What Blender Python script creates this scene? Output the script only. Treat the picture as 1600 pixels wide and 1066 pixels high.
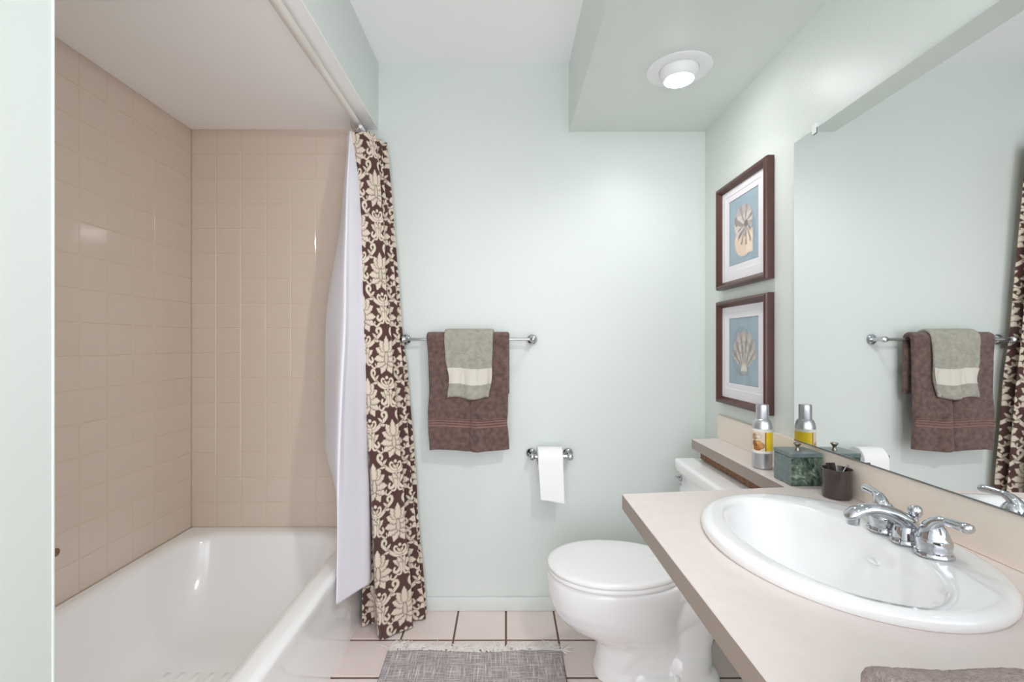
import bpy, bmesh, math, random
import numpy as np
from mathutils import Vector, Matrix
random.seed(7); rng = np.random.default_rng(7)
SC = bpy.context.scene
for o in list(bpy.data.objects): bpy.data.objects.remove(o)
PI = math.pi
COL = SC.collection

# ------------------------------------------------------------------ camera, world, exposure
CAMZ, D, F = 1.172, 2.085, 740.0          # eye height, distance to back wall, focal length in pixels of a 1600 wide frame
cd = bpy.data.cameras.new('camera'); cam = bpy.data.objects.new('camera', cd); COL.objects.link(cam)
cam.location = (0, 0, CAMZ); cam.rotation_euler = (PI/2, 0, 0)
cd.sensor_width = 36; cd.lens = 36*F/1600; cd.shift_x = 10/1600; cd.shift_y = 4/1600
cd.clip_start = 0.02; cd.clip_end = 50
SC.camera = cam
w = bpy.data.worlds.new('world'); SC.world = w; w.use_nodes = True
w.node_tree.nodes['Background'].inputs[0].default_value = (.955, .985, 1.045, 1)
w.node_tree.nodes['Background'].inputs[1].default_value = 1.9
LAMP_POWER = 30.0                          # emission strength of the lamp lenses
SC.view_settings.view_transform = 'Standard'; SC.view_settings.look = 'None'
SC.view_settings.gamma = 1; SC.view_settings.use_curve_mapping = False
SC.view_settings.exposure = 1.08
SC.cycles.use_denoising = True
SC.cycles.max_bounces = 12; SC.cycles.diffuse_bounces = 8; SC.cycles.glossy_bounces = 6
SC.cycles.sample_clamp_indirect = 6.0; SC.cycles.caustics_reflective = False; SC.cycles.caustics_refractive = False
# unseen room end left open to let in added world fill: a sampling portal
al = bpy.data.lights.new('open_end_portal', 'AREA'); al.shape = 'RECTANGLE'; al.size = 1.5; al.size_y = 2.41
al.cycles.is_portal = True
ao = bpy.data.objects.new('open_end_portal', al); COL.objects.link(ao)
ao.location = (.133, -.80, 1.203); ao.rotation_euler = (PI/2, 0, 0)

# ------------------------------------------------------------------ helpers
def srgb(r, g, b):
    f = lambda c: (c/12.92 if c <= .04045 else ((c+.055)/1.055)**2.4)
    return (f(r/255), f(g/255), f(b/255), 1)

def mat(name, col, rough=.5, metal=0, bump=None, vary=None, coat=0, ior=None, sheen=0, attr=None, spec=None, trans=0):
    """principled material; bump=(scale, strength, distance); vary=(scale, colour2, contrast) mixes a second colour by noise"""
    m = bpy.data.materials.new(name); m.use_nodes = True
    nt = m.node_tree; N = nt.nodes; L = nt.links; b = N['Principled BSDF']
    b.inputs['Base Color'].default_value = col; b.inputs['Roughness'].default_value = rough; b.inputs['Metallic'].default_value = metal
    if coat: b.inputs['Coat Weight'].default_value = coat; b.inputs['Coat Roughness'].default_value = .04
    if ior: b.inputs['IOR'].default_value = ior
    if sheen: b.inputs['Sheen Weight'].default_value = sheen; b.inputs['Sheen Roughness'].default_value = .6
    if spec is not None: b.inputs['Specular IOR Level'].default_value = spec
    if trans: b.inputs['Transmission Weight'].default_value = trans
    tc = N.new('ShaderNodeTexCoord')
    if attr:
        a = N.new('ShaderNodeAttribute'); a.attribute_name = attr
        L.new(a.outputs['Color'], b.inputs['Base Color'])
    if vary:
        n = N.new('ShaderNodeTexNoise'); n.inputs['Scale'].default_value = vary[0]; n.inputs['Detail'].default_value = 5
        r = N.new('ShaderNodeValToRGB'); c = vary[2]
        r.color_ramp.elements[0].position = .5-c; r.color_ramp.elements[1].position = .5+c
        r.color_ramp.elements[0].color = col; r.color_ramp.elements[1].color = vary[1]
        L.new(tc.outputs['Object'], n.inputs['Vector']); L.new(n.outputs['Fac'], r.inputs['Fac']); L.new(r.outputs['Color'], b.inputs['Base Color'])
    if bump:
        n = N.new('ShaderNodeTexNoise'); n.inputs['Scale'].default_value = bump[0]; n.inputs['Detail'].default_value = 3
        bp = N.new('ShaderNodeBump'); bp.inputs['Strength'].default_value = bump[1]; bp.inputs['Distance'].default_value = bump[2]
        L.new(tc.outputs['Object'], n.inputs['Vector']); L.new(n.outputs['Fac'], bp.inputs['Height']); L.new(bp.outputs['Normal'], b.inputs['Normal'])
    return m

def tag(o, label=None, cat=None, group=None, kind=None):
    if label: o['label'] = label
    if cat: o['category'] = cat
    if group: o['group'] = group
    if kind: o['kind'] = kind
    return o

def link(name, me, m=None, parent=None, smooth=True):
    o = bpy.data.objects.new(name, me); COL.objects.link(o)
    if m is not None and not me.materials: me.materials.append(m)
    if smooth: me.polygons.foreach_set('use_smooth', np.ones(len(me.polygons), bool))
    if parent is not None:
        o.parent = parent; o.matrix_parent_inverse = Matrix.Translation(parent.location).inverted()
    return o

def empty(name, loc, label, cat, group=None):
    o = bpy.data.objects.new(name, None); COL.objects.link(o); o.location = loc; o.empty_display_size = .05
    return tag(o, label, cat, group)

def from_bm(name, bm, m, parent=None, smooth=True, auto=None):
    bmesh.ops.recalc_face_normals(bm, faces=bm.faces)
    me = bpy.data.meshes.new(name); bm.to_mesh(me); bm.free()
    o = link(name, me, m, parent, smooth)
    if auto: sharp(me, auto)
    return o

def sharp(me, deg):
    bm = bmesh.new(); bm.from_mesh(me)
    for e in bm.edges:
        e.smooth = not (len(e.link_faces) == 2 and e.calc_face_angle(0) > math.radians(deg))
    bm.to_mesh(me); bm.free()

def bm_box(bm, x0, x1, y0, y1, z0, z1, bev=0, seg=2):
    r = bmesh.ops.create_cube(bm, size=1)
    vs = r['verts']
    for v in vs: v.co = Vector(((x0+x1)/2+v.co.x*(x1-x0), (y0+y1)/2+v.co.y*(y1-y0), (z0+z1)/2+v.co.z*(z1-z0)))
    if bev:
        es = list({e for v in vs for e in v.link_edges})
        bmesh.ops.bevel(bm, geom=es, offset=bev, segments=seg, profile=.5, affect='EDGES')

def box(name, b, m, parent=None, bev=0, seg=2, smooth=None):
    bm = bmesh.new(); bm_box(bm, *b, bev=bev, seg=seg)
    return from_bm(name, bm, m, parent, smooth=bool(bev) if smooth is None else smooth, auto=None if not bev else 40)

def grid_mesh(name, P, closed_u=False, closed_v=False, cap=None, colors=None):
    """P: (n, m, 3) array of points -> quad mesh"""
    n, m_ = P.shape[:2]
    idx = np.arange(n*m_).reshape(n, m_)
    a = idx
    if closed_u: a = np.concatenate([a, a[:1]], 0)
    if closed_v: a = np.concatenate([a, a[:, :1]], 1)
    q = np.stack([a[:-1, :-1], a[1:, :-1], a[1:, 1:], a[:-1, 1:]], -1).reshape(-1, 4)
    return raw_mesh(name, P.reshape(-1, 3), q, colors=None if colors is None else colors.reshape(-1, 3))

def raw_mesh(name, V, Q, extra=(), colors=None):
    me = bpy.data.meshes.new(name)
    nq = len(Q); tot = nq*4+sum(len(e) for e in extra)
    me.vertices.add(len(V)); me.vertices.foreach_set('co', np.asarray(V, np.float32).ravel())
    me.loops.add(tot); me.polygons.add(nq+len(extra))
    li = np.concatenate([np.asarray(Q).ravel()]+[np.asarray(e) for e in extra]) if extra else np.asarray(Q).ravel()
    me.loops.foreach_set('vertex_index', li.astype(np.int32))
    st = list(np.arange(nq)*4); s = nq*4
    for e in extra: st.append(s); s += len(e)
    me.polygons.foreach_set('loop_start', np.array(st, np.int32))
    me.update(calc_edges=True); me.validate()
    if colors is not None:
        at = me.color_attributes.new('pattern', 'FLOAT_COLOR', 'POINT')
        c = np.ones((len(V), 4), np.float32); c[:, :3] = colors
        at.data.foreach_set('color', c.ravel())
    return me

def loft(name, rings, m, parent=None, cap0=True, cap1=True, auto=None):
    """rings: list of (k,3) arrays with equal k, closed loops"""
    P = np.array(rings, float); n, k = P.shape[:2]
    idx = np.arange(n*k).reshape(n, k); a = np.concatenate([idx, idx[:, :1]], 1)
    q = np.stack([a[:-1, :-1], a[:-1, 1:], a[1:, 1:], a[1:, :-1]], -1).reshape(-1, 4)
    ex = []
    if cap0: ex.append(idx[0][::-1])
    if cap1: ex.append(idx[-1])
    me = raw_mesh(name, P.reshape(-1, 3), q, ex)
    bm = bmesh.new(); bm.from_mesh(me); bmesh.ops.recalc_face_normals(bm, faces=bm.faces); bm.to_mesh(me); bm.free()
    o = link(name, me, m, parent)
    if auto: sharp(me, auto)
    return o

def ell(cx, cy, a, b, z, n=64, p=2.0, a2=None):
    """super-ellipse loop; a2: half axis on the +x side"""
    t = np.linspace(0, 2*PI, n, endpoint=False); c, s = np.cos(t), np.sin(t)
    ax = np.where(c > 0, a if a2 is None else a2, a)
    return np.stack([cx+ax*np.sign(c)*abs(c)**(2/p), cy+b*np.sign(s)*abs(s)**(2/p), np.full(n, z)], -1)

def lathe(name, prof, loc, m, parent=None, axis='z', n=40, auto=35, sx=1, sy=1):
    """prof: list of (radius, height)"""
    t = np.linspace(0, 2*PI, n, endpoint=False); R = []
    for r, h in prof:
        c = np.stack([r*np.cos(t)*sx, r*np.sin(t)*sy, np.full(n, h)], -1)
        if axis == 'y': c = c[:, [0, 2, 1]]
        if axis == '-y': c = c[:, [0, 2, 1]]*np.array([1, -1, 1])
        if axis == '-x': c = c[:, [2, 0, 1]]*np.array([-1, 1, 1])
        if axis == 'x': c = c[:, [2, 0, 1]]
        R.append(c+np.array(loc))
    return loft(name, R, m, parent, auto=auto)

def catmull(pts, n):
    P = np.array(pts, float); k = len(P)
    Pe = np.concatenate([2*P[:1]-P[1:2], P, 2*P[-1:]-P[-2:-1]])
    t = np.linspace(0, k-1-1e-9, n); i = t.astype(int); f = (t-i)[:, None]
    p0, p1, p2, p3 = Pe[i], Pe[i+1], Pe[i+2], Pe[i+3]
    return .5*((2*p1)+(-p0+p2)*f+(2*p0-5*p1+4*p2-p3)*f**2+(-p0+3*p1-3*p2+p3)*f**3)

def tube_rings(pts, radii, n=20, sub=8, up=(0, 0, 1), flat=1.0):
    """swept tube; radii per control point; flat scales the section along the 'up'-like normal"""
    pts = np.array(pts, float); radii = np.array(radii, float)
    if radii.ndim == 1: radii = np.stack([radii, radii*flat], -1)
    k = (len(pts)-1)*sub+1
    P = catmull(pts, k); R = catmull(radii, k)
    T = np.gradient(P, axis=0); T /= np.linalg.norm(T, axis=1)[:, None]
    U = np.array(up, float); t = np.linspace(0, 2*PI, n, endpoint=False); out = []
    for p, r, d in zip(P, R, T):
        s = np.cross(d, U)
        if np.linalg.norm(s) < .05: s = np.cross(d, np.array([1., .0, .0]))
        s /= np.linalg.norm(s); u2 = np.cross(s, d)
        out.append(p+np.outer(np.cos(t)*r[0], s)+np.outer(np.sin(t)*r[1], u2))
    return out

def tube(name, pts, radii, m, parent=None, n=20, sub=8, up=(0, 0, 1), flat=1.0, auto=50):
    return loft(name, tube_rings(pts, radii, n, sub, up, flat), m, parent, auto=auto)

def smooth_noise(n, m_, cells_n, cells_m, r):
    g = r.standard_normal((cells_n+3, cells_m+3))
    def up(a, k, cells):
        x = np.linspace(0, cells, k); i = np.minimum(x.astype(int), cells-1); f = x-i; f = f*f*(3-2*f)
        return a[i]*(1-f)[:, None]+a[i+1]*f[:, None]
    return up(up(g, n, cells_n).T, m_, cells_m).T

def sheet(name, P, th, m, parent=None, edge=.012, fuzz=0, seed=1, colors=None):
    """solid cloth: grid P (n,m,3) thickened by th with rounded borders; fuzz = random pile relief"""
    r = np.random.default_rng(seed)
    n, k = P.shape[:2]
    Nn = np.cross(np.gradient(P, axis=0), np.gradient(P, axis=1)); Nn /= np.linalg.norm(Nn, axis=2)[..., None]+1e-12
    du = np.concatenate([[0], np.cumsum(np.linalg.norm(np.diff(P[:, k//2], axis=0), axis=1))])
    dv = np.concatenate([[0], np.cumsum(np.linalg.norm(np.diff(P[n//2], axis=0), axis=1))])
    e = np.minimum(np.minimum(du, du[-1]-du)[:, None], np.minimum(dv, dv[-1]-dv)[None, :])
    x = np.clip(e/edge, 0, 1); T = th/2*np.sqrt(np.maximum(1-(1-x)**2, .02))
    A = P+Nn*(T+fuzz*r.random((n, k))*(x > .05))[..., None]; B = P-Nn*(T+fuzz*r.random((n, k))*(x > .05))[..., None]
    V = np.concatenate([A.reshape(-1, 3), B.reshape(-1, 3)]); o = n*k
    i = np.arange(n*k).reshape(n, k)
    qa = np.stack([i[:-1, :-1], i[1:, :-1], i[1:, 1:], i[:-1, 1:]], -1).reshape(-1, 4)
    qb = qa[:, ::-1]+o
    ring = np.concatenate([i[0, :-1], i[:-1, -1], i[-1, :0:-1], i[:0:-1, 0]])
    r2 = np.roll(ring, -1); qs = np.stack([ring, r2, r2+o, ring+o], -1)
    me = raw_mesh(name, V, np.concatenate([qa, qb, qs]), colors=None if colors is None else np.concatenate([colors.reshape(-1, 3)]*2))
    return link(name, me, m, parent)

# ------------------------------------------------------------------ materials
WALLC = srgb(217, 223, 219)
M_wall = mat('sage_wall_paint', WALLC, .42, bump=(90, .12, .003))
M_wall_r = mat('sage_wall_paint_orange_peel', WALLC, .38, bump=(140, .22, .004))
M_ceil = mat('white_ceiling_paint', srgb(252, 252, 253), .6, bump=(60, .05, .002))
M_grout = mat('cream_grout', srgb(220, 203, 183), .7)
M_tile = mat('tan_glazed_tile', srgb(216, 201, 187), .075, bump=(9, .05, .004), vary=(3.0, srgb(213, 198, 184), .3))
M_ftile = mat('pinkish_floor_tile', srgb(233, 218, 213), .28, vary=(5, srgb(227, 211, 206), .25), bump=(60, .05, .002))
M_fgrout = mat('brown_floor_grout', srgb(112, 88, 74), .9, bump=(300, .4, .002))
M_porc = mat('white_porcelain', srgb(246, 246, 246), .10, coat=.3)
M_enam = mat('white_tub_enamel', srgb(247, 247, 247), .14, coat=.3)
M_seat = mat('white_seat_plastic', srgb(247, 247, 247), .25)
M_chrome = mat('chrome', (.56, .575, .61, 1), .05, 1)
M_rod = mat('white_rod', srgb(226, 222, 214), .35)
M_ring = mat('white_plastic_ring', srgb(238, 238, 236), .3)
M_lam = mat('beige_laminate', srgb(224, 214, 210), .38, vary=(40, srgb(220, 209, 204), .2))
M_lamedge = mat('taupe_laminate_edge', srgb(158, 143, 133), .42)
M_splash = mat('cream_backsplash_laminate', srgb(238, 227, 215), .35, vary=(30, srgb(234, 222, 208), .25))
M_wood = mat('brown_particle_board', srgb(150, 112, 84), .75, bump=(120, .4, .002), vary=(50, srgb(122, 86, 62), .2))
M_mirror = mat('mirror_glass', (.90, .915, .91, 1), .0, 1)
M_mirrorside = mat('mirror_edge', srgb(120, 126, 126), .3, .4)
M_clear = mat('clear_plastic', srgb(235, 240, 238), .12, spec=.6)
M_curtain = mat('damask_cloth', (1, 1, 1, 1), .85, attr='pattern', sheen=.2, bump=(900, .25, .0008))
M_liner = mat('white_liner_cloth', srgb(232, 230, 238), .6, bump=(700, .1, .0006))
_b = M_liner.node_tree.nodes['Principled BSDF']; _b.inputs['Subsurface Weight'].default_value = 0
M_brown = mat('brown_terry', srgb(84, 62, 56), .95, sheen=.18, bump=(260, 1.0, .008), vary=(55, srgb(134, 104, 95), .22))
M_brownb = mat('brown_towel_band', srgb(132, 98, 90), .8, bump=(500, .3, .001))
M_sage = mat('sage_terry', srgb(166, 163, 149), .95, sheen=.2, bump=(260, 1.0, .008), vary=(60, srgb(194, 190, 176), .22))
M_sageb = mat('sage_towel_band', srgb(206, 201, 190), .7, bump=(600, .25, .001))
M_taupe = mat('taupe_terry', srgb(142, 122, 116), .95, sheen=.25, bump=(300, 1.0, .006), vary=(90, srgb(174, 154, 147), .22))
M_paper = mat('tissue_paper', srgb(244, 244, 243), .9, bump=(350, .2, .001))
M_card = mat('cardboard', srgb(176, 150, 122), .9)
M_frame = mat('mahogany_frame', srgb(74, 46, 42), .32, vary=(18, srgb(92, 58, 50), .3), bump=(60, .08, .002))
M_mat = mat('white_mat_board', srgb(236, 232, 236), .8)
M_print = mat('shell_print_paper', (1, 1, 1, 1), .6, attr='pattern')
M_alu = mat('brushed_aluminium', srgb(196, 197, 202), .30, .85)
M_label = mat('can_label', (1, 1, 1, 1), .35, attr='pattern')
M_knob = mat('antique_pewter', srgb(150, 140, 126), .32, .9)
M_blackglass = mat('brown_black_glass', srgb(62, 52, 50), .05, coat=.6)
M_black = mat('black_plastic', srgb(34, 28, 28), .3)
M_silver = mat('silver_foil', srgb(200, 200, 205), .2, 1)
M_trimw = mat('white_light_trim', srgb(238, 240, 240), .4)
M_dark = mat('dark_hole', srgb(70, 68, 66), .6)
M_brownspot = mat('brown_cap', srgb(128, 96, 74), .4)
M_baffle = mat('lamp_ball', srgb(236, 238, 238), .4)
M_lamp = bpy.data.materials.new('lit_lamp_lens'); M_lamp.use_nodes = True
_n = M_lamp.node_tree.nodes; _l = M_lamp.node_tree.links
_e = _n.new('ShaderNodeEmission'); _e.inputs[0].default_value = (1, .99, .985, 1); _e.inputs[1].default_value = LAMP_POWER
_l.new(_e.outputs[0], _n['Material Output'].inputs[0])

M_marble = mat('green_marble', srgb(70, 84, 78), .25)
def marble():
    nt = M_marble.node_tree; N = nt.nodes; L = nt.links; b = N['Principled BSDF']
    tc = N.new('ShaderNodeTexCoord')
    n1 = N.new('ShaderNodeTexNoise'); n1.inputs['Scale'].default_value = 34; n1.inputs['Detail'].default_value = 8; n1.inputs['Distortion'].default_value = 1.6
    r = N.new('ShaderNodeValToRGB'); e = r.color_ramp.elements
    e[0].position = .34; e[0].color = srgb(48, 62, 56); e[1].position = .70; e[1].color = srgb(190, 200, 184)
    a = e.new(.45); a.color = srgb(84, 104, 92); a = e.new(.56); a.color = srgb(116, 134, 116)
    L.new(tc.outputs['Object'], n1.inputs['Vector']); L.new(n1.outputs['Fac'], r.inputs['Fac']); L.new(r.outputs['Color'], b.inputs['Base Color'])
marble()

M_slate = mat('grey_green_slate', srgb(100, 114, 116), .3, vary=(60, srgb(122, 136, 134), .25))
M_rug = mat('grey_woven_rug', srgb(150, 142, 142), .95)
def rugm():
    nt = M_rug.node_tree; N = nt.nodes; L = nt.links; b = N['Principled BSDF']
    tc = N.new('ShaderNodeTexCoord'); fs = []
    for sc in ((14, 240, 1), (240, 14, 1)):
        mp = N.new('ShaderNodeMapping'); mp.inputs['Scale'].default_value = sc
        n = N.new('ShaderNodeTexNoise'); n.inputs['Scale'].default_value = 1; n.inputs['Detail'].default_value = 2
        L.new(tc.outputs['Object'], mp.inputs[0]); L.new(mp.outputs[0], n.inputs['Vector']); fs.append(n.outputs['Fac'])
    mx = N.new('ShaderNodeMath'); mx.operation = 'MAXIMUM'; L.new(fs[0], mx.inputs[0]); L.new(fs[1], mx.inputs[1])
    r = N.new('ShaderNodeValToRGB'); e = r.color_ramp.elements
    e[0].position = .45; e[0].color = srgb(142, 132, 133); e[1].position = .74; e[1].color = srgb(222, 214, 214)
    L.new(mx.outputs[0], r.inputs['Fac']); L.new(r.outputs['Color'], b.inputs['Base Color'])
    bp = N.new('ShaderNodeBump'); bp.inputs['Strength'].default_value = .7; bp.inputs['Distance'].default_value = .002
    L.new(mx.outputs[0], bp.inputs['Height']); L.new(bp.outputs['Normal'], b.inputs['Normal'])
rugm()
M_glaze = bpy.data.materials.new('picture_glass'); M_glaze.use_nodes = True
def glaze():
    nt = M_glaze.node_tree; N = nt.nodes; L = nt.links
    t = N.new('ShaderNodeBsdfTransparent'); g = N.new('ShaderNodeBsdfGlossy'); g.inputs['Roughness'].default_value = .03
    m = N.new('ShaderNodeMixShader'); m.inputs[0].default_value = .03
    L.new(t.outputs[0], m.inputs[1]); L.new(g.outputs[0], m.inputs[2]); L.new(m.outputs[0], N['Material Output'].inputs[0])
glaze()
M_fringe = mat('cream_fringe', srgb(242, 236, 232), .9)

# ------------------------------------------------------------------ room shell
XR, XL, XB = .879, -1.386, -.560           # right wall, alcove wall, bulkhead face
YB = -.80                                   # end left open behind the camera for added fill
ZS, ZC = 2.104, 2.406                       # soffit underside / alcove ceiling, upper ceiling
ZA = 2.113
ST = lambda o: tag(o, kind='structure')
wall_back = ST(box('wall_back', (XL-.1, XR+.1, D, D+.1, -.02, ZC+.1), M_wall))
wall_right = ST(box('wall_right', (XR, XR+.1, YB, D, -.02, ZC+.1), M_wall_r))
wall_left = ST(box('wall_left', (XL-.1, XL, .5, D, -.02, ZC+.1), M_wall))
YP = .643                                   # near end of the tub alcove
wall_partition = ST(box('wall_near', (XL-.1, -.613, YB, YP, -.02, ZA), M_wall, bev=.004))
bulk = ST(box('wall_bulkhead', (XL-.1, XB, YB, D, ZA+.004, ZC), M_wall))
ST(box('ceiling_alcove', (XL, XB, YP-.06, D, ZA, ZA+.0045), M_ceil))
ST(box('ceiling', (XB-.02, .30, YB, D, ZC, ZC+.1), M_ceil))
ST(box('ceiling_soffit', (.279, XR, YB, D, ZS, ZC+.1), M_wall))
ST(box('baseboard_back', (-.605, XR, D-.013, D, .0, .060), M_wall, bev=.004))
ST(box('baseboard_right', (XR-.013, XR, YB, D-.014, .0, .060), M_wall, bev=.004))
floor = ST(box('floor', (XL-.1, XR+.1, YB, D, -.06, -.0035), M_fgrout))

def tile_mesh(name, w_, h_, t, bev, mt):
    """one square tile lying in the xy plane, face at z=0"""
    bm = bmesh.new()
    lo = [bm.verts.new((sx*w_/2, sy*h_/2, -t)) for sx, sy in ((-1, -1), (1, -1), (1, 1), (-1, 1))]
    mi = [bm.verts.new((sx*w_/2, sy*h_/2, -bev*.6)) for sx, sy in ((-1, -1), (1, -1), (1, 1), (-1, 1))]
    hi = [bm.verts.new((sx*(w_/2-bev), sy*(h_/2-bev), 0)) for sx, sy in ((-1, -1), (1, -1), (1, 1), (-1, 1))]
    for a, b in ((lo, mi), (mi, hi)):
        for i in range(4): bm.faces.new((a[i], a[(i+1) % 4], b[(i+1) % 4], b[i]))
    bm.faces.new(hi)
    me = bpy.data.meshes.new(name); bm.to_mesh(me); bm.free(); me.materials.append(mt)
    return me

def put_tile(me, loc, rot, parent, name='tile', tilt=0):
    o = bpy.data.objects.new(name, me); COL.objects.link(o); o.parent = parent
    R = Matrix(rot).to_4x4() @ Matrix.Rotation(random.uniform(-tilt, tilt), 4, 'X') @ Matrix.Rotation(random.uniform(-tilt, tilt), 4, 'Y')
    o.matrix_local = Matrix.Translation(loc) @ R
    return o

PT = .1092
wt = tile_mesh('tile', PT-.0022, PT-.0022, .004, .0016, M_tile)
RB = ((1, 0, 0), (0, 0, -1), (0, 1, 0))     # face towards -y
RL = ((0, 0, 1), (1, 0, 0), (0, 1, 0))      # face towards +x
TT = .007                                    # how far the tile faces stand off the wall
box('grout', (XL, XL+PT*7+.004, D-TT+.0016, D, .33, ZA), M_grout, wall_back)
box('grout', (XL, XL+TT-.0016, YP, D-TT, .33, ZA), M_grout, wall_left)
for r in range(16):
    z = ZA-(r+.5)*PT
    for c in range(7): put_tile(wt, (XL+TT+(c+.5)*PT, D-TT, z), RB, wall_back, tilt=.0035)
    for c in range(13): put_tile(wt, (XL+TT, D-TT-(c+.5)*PT, z), RL, wall_left, tilt=.0035)
FT = .2105
ft = tile_mesh('floor_tile', FT-.0100, FT-.0100, .006, .0022, M_ftile)
for i in range(-2, 5):
    for j in range(0, 16):
        x = .0015+(i-.5)*FT*.99; y = D-(j+.5)*FT*1.005
        if x-FT/2 > XR: continue
        put_tile(ft, (x, y, 0), ((1, 0, 0), (0, 1, 0), (0, 0, 1)), floor, 'floor_tile', tilt=.0012)

# corner bead strip on the partition with chipped caulk
ST(box('trim_1', (-.616, -.6122, YP-.003, YP+.0005, .36, ZA), M_wall, bev=.0008))

# ------------------------------------------------------------------ bathtub
def build_tub():
    t = empty('bathtub', (-1.0, 1.36, 0), 'white enamel alcove bathtub below the tan tiled walls', 'bathtub')
    x0, x1, y0, y1, zr = XL+TT+.001, -.597, YP+.003, D-TT-.001, .366
    cx, cy = (x0+x1)/2, (y0+y1)/2; a, b = (x1-x0)/2, (y1-y0)/2
    R = []
    def rr(ax0, ax1, ay0, ay1, z, rad, n=16):
        """rounded rectangle loop"""
        out = []
        for (sx, sy, t0) in ((1, 1, 0), (-1, 1, PI/2), (-1, -1, PI), (1, -1, 1.5*PI)):
            ox = ax1-rad if sx > 0 else ax0+rad; oy = ay1-rad if sy > 0 else ay0+rad
            for k in range(n):
                th = t0+PI/2*k/(n-1); out.append((ox+rad*math.cos(th), oy+rad*math.sin(th), z))
        return np.array(out)
    # apron foot -> apron -> rim lip -> rim -> basin
    R.append(rr(x0, x1-.016, y0, y1, 0.0, .006)); R.append(rr(x0, x1-.015, y0, y1, .05, .006))
    R.append(rr(x0, x1-.013, y0, y1, .25, .006)); R.append(rr(x0, x1-.010, y0, y1, .305, .006))
    for k in range(5):
        th = PI/2*k/4; R.append(rr(x0+.004*math.sin(th), x1-.022+.022*math.cos(th), y0, y1, zr-.024+.024*math.sin(th), .008))
    R.append(rr(x0+.03, x1-.050, y0+.03, y1-.03, zr+.0005, .05))
    ix0, ix1, iy0, iy1 = x0+.062, x1-.085, y0+.09, y1-.075
    for k in range(5):
        th = PI/2*k/4; c = .030
        R.append(rr(ix0-c+c*math.sin(th)+.0, ix1+c-c*math.sin(th), iy0-c+c*math.sin(th), iy1+c-c*math.sin(th), zr-c+c*math.cos(th), .15))
    R.append(rr(ix0+.018, ix1-.018, iy0+.02, iy1-.05, .22, .155))
    R.append(rr(ix0+.035, ix1-.035, iy0+.04, iy1-.11, .13, .16))
    R.append(rr(ix0+.055, ix1-.055, iy0+.06, iy1-.17, .085, .16))
    R.append(rr(ix0+.09, ix1-.09, iy0+.10, iy1-.23, .062, .15))
    R.append(rr(ix0+.14, ix1-.14, iy0+.16, iy1-.31, .056, .11))
    loft('tub_shell', R, M_enam, t, cap0=True, cap1=True, auto=55)
    # raised non-slip bars on the tub floor
    bm = bmesh.new()
    for i in range(6):
        for j in range(5):
            bm_box(bm, cx-.16+i*.05, cx-.14+i*.05, 1.28+j*.07, 1.325+j*.07, .054, .0585, .002, 1)
    tag(from_bm('grip_pattern', bm, M_enam, t), kind='stuff')
    lathe('drain', [(.0, .001), (.03, .001), (.034, .004), (.02, .006), (0, .006)], (cx, y0+.32, .056), M_chrome, t, n=24)
build_tub()
tag(lathe('tile_cap', [(.0, 0), (.012, 0), (.012, .004), (.006, .007), (0, .007)], (XL+TT, 1.450, .532), M_brownspot, None, axis='x', n=20),
    'small brown round cap on the tan tile above the tub rim', 'cap')

# ------------------------------------------------------------------ shower rod, rings, curtain, liner
ROD = (-.612, 2.083)                         # x, z
rod = empty('shower_rod', (ROD[0], D, ROD[1]), 'white tension rod under the ceiling carrying the shower curtain', 'rod')
lathe('outer_tube', [(.0145, 0), (.0145, .9), (.0135, .903)], (ROD[0], YP+.003, ROD[1]), M_rod, rod, axis='y', n=28)
lathe('inner_tube', [(.0122, 0), (.0122, D-.004-YP-.88)], (ROD[0], YP+.88, ROD[1]), M_rod, rod, axis='y', n=28)
lathe('end_cup', [(.0, 0), (.020, 0), (.022, .012), (.014, .026), (.012, .028)], (ROD[0], D-.001, ROD[1]), M_chrome, rod, axis='-y', n=28)
lathe('end_cup', [(.0, 0), (.020, 0), (.022, .012), (.015, .026), (.0147, .028)], (ROD[0], YP+.001, ROD[1]), M_rod, rod, axis='y', n=28)
def curtain_rings():
    t = np.linspace(-.15*PI, 1.85*PI, 40)
    pts = np.stack([.019*np.sin(t), np.zeros(40), -.013-.030*np.cos(t)], -1)
    first = loft('curtain_ring', tube_rings(pts, np.full(40, .0011), 8, 1, up=(0, 1, 0)), M_chrome)
    bm = bmesh.new(); bmesh.ops.create_uvsphere(bm, u_segments=14, v_segments=10, radius=.0085)
    for v in bm.verts: v.co += Vector((.022, 0, -.030))
    ball = from_bm('ball', bm, M_ring, first)
    for k in range(9):
        o, q = first, ball
        if k: 
            o = first.copy(); COL.objects.link(o); q = ball.copy(); COL.objects.link(q); q.parent = o
        o.location = (ROD[0], 1.926+k*.0150, ROD[1])
        tag(o, 'chrome curtain ring with a white ball on the shower rod', 'ring', 'curtain rings bunched on the rod')
curtain_rings()

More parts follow.
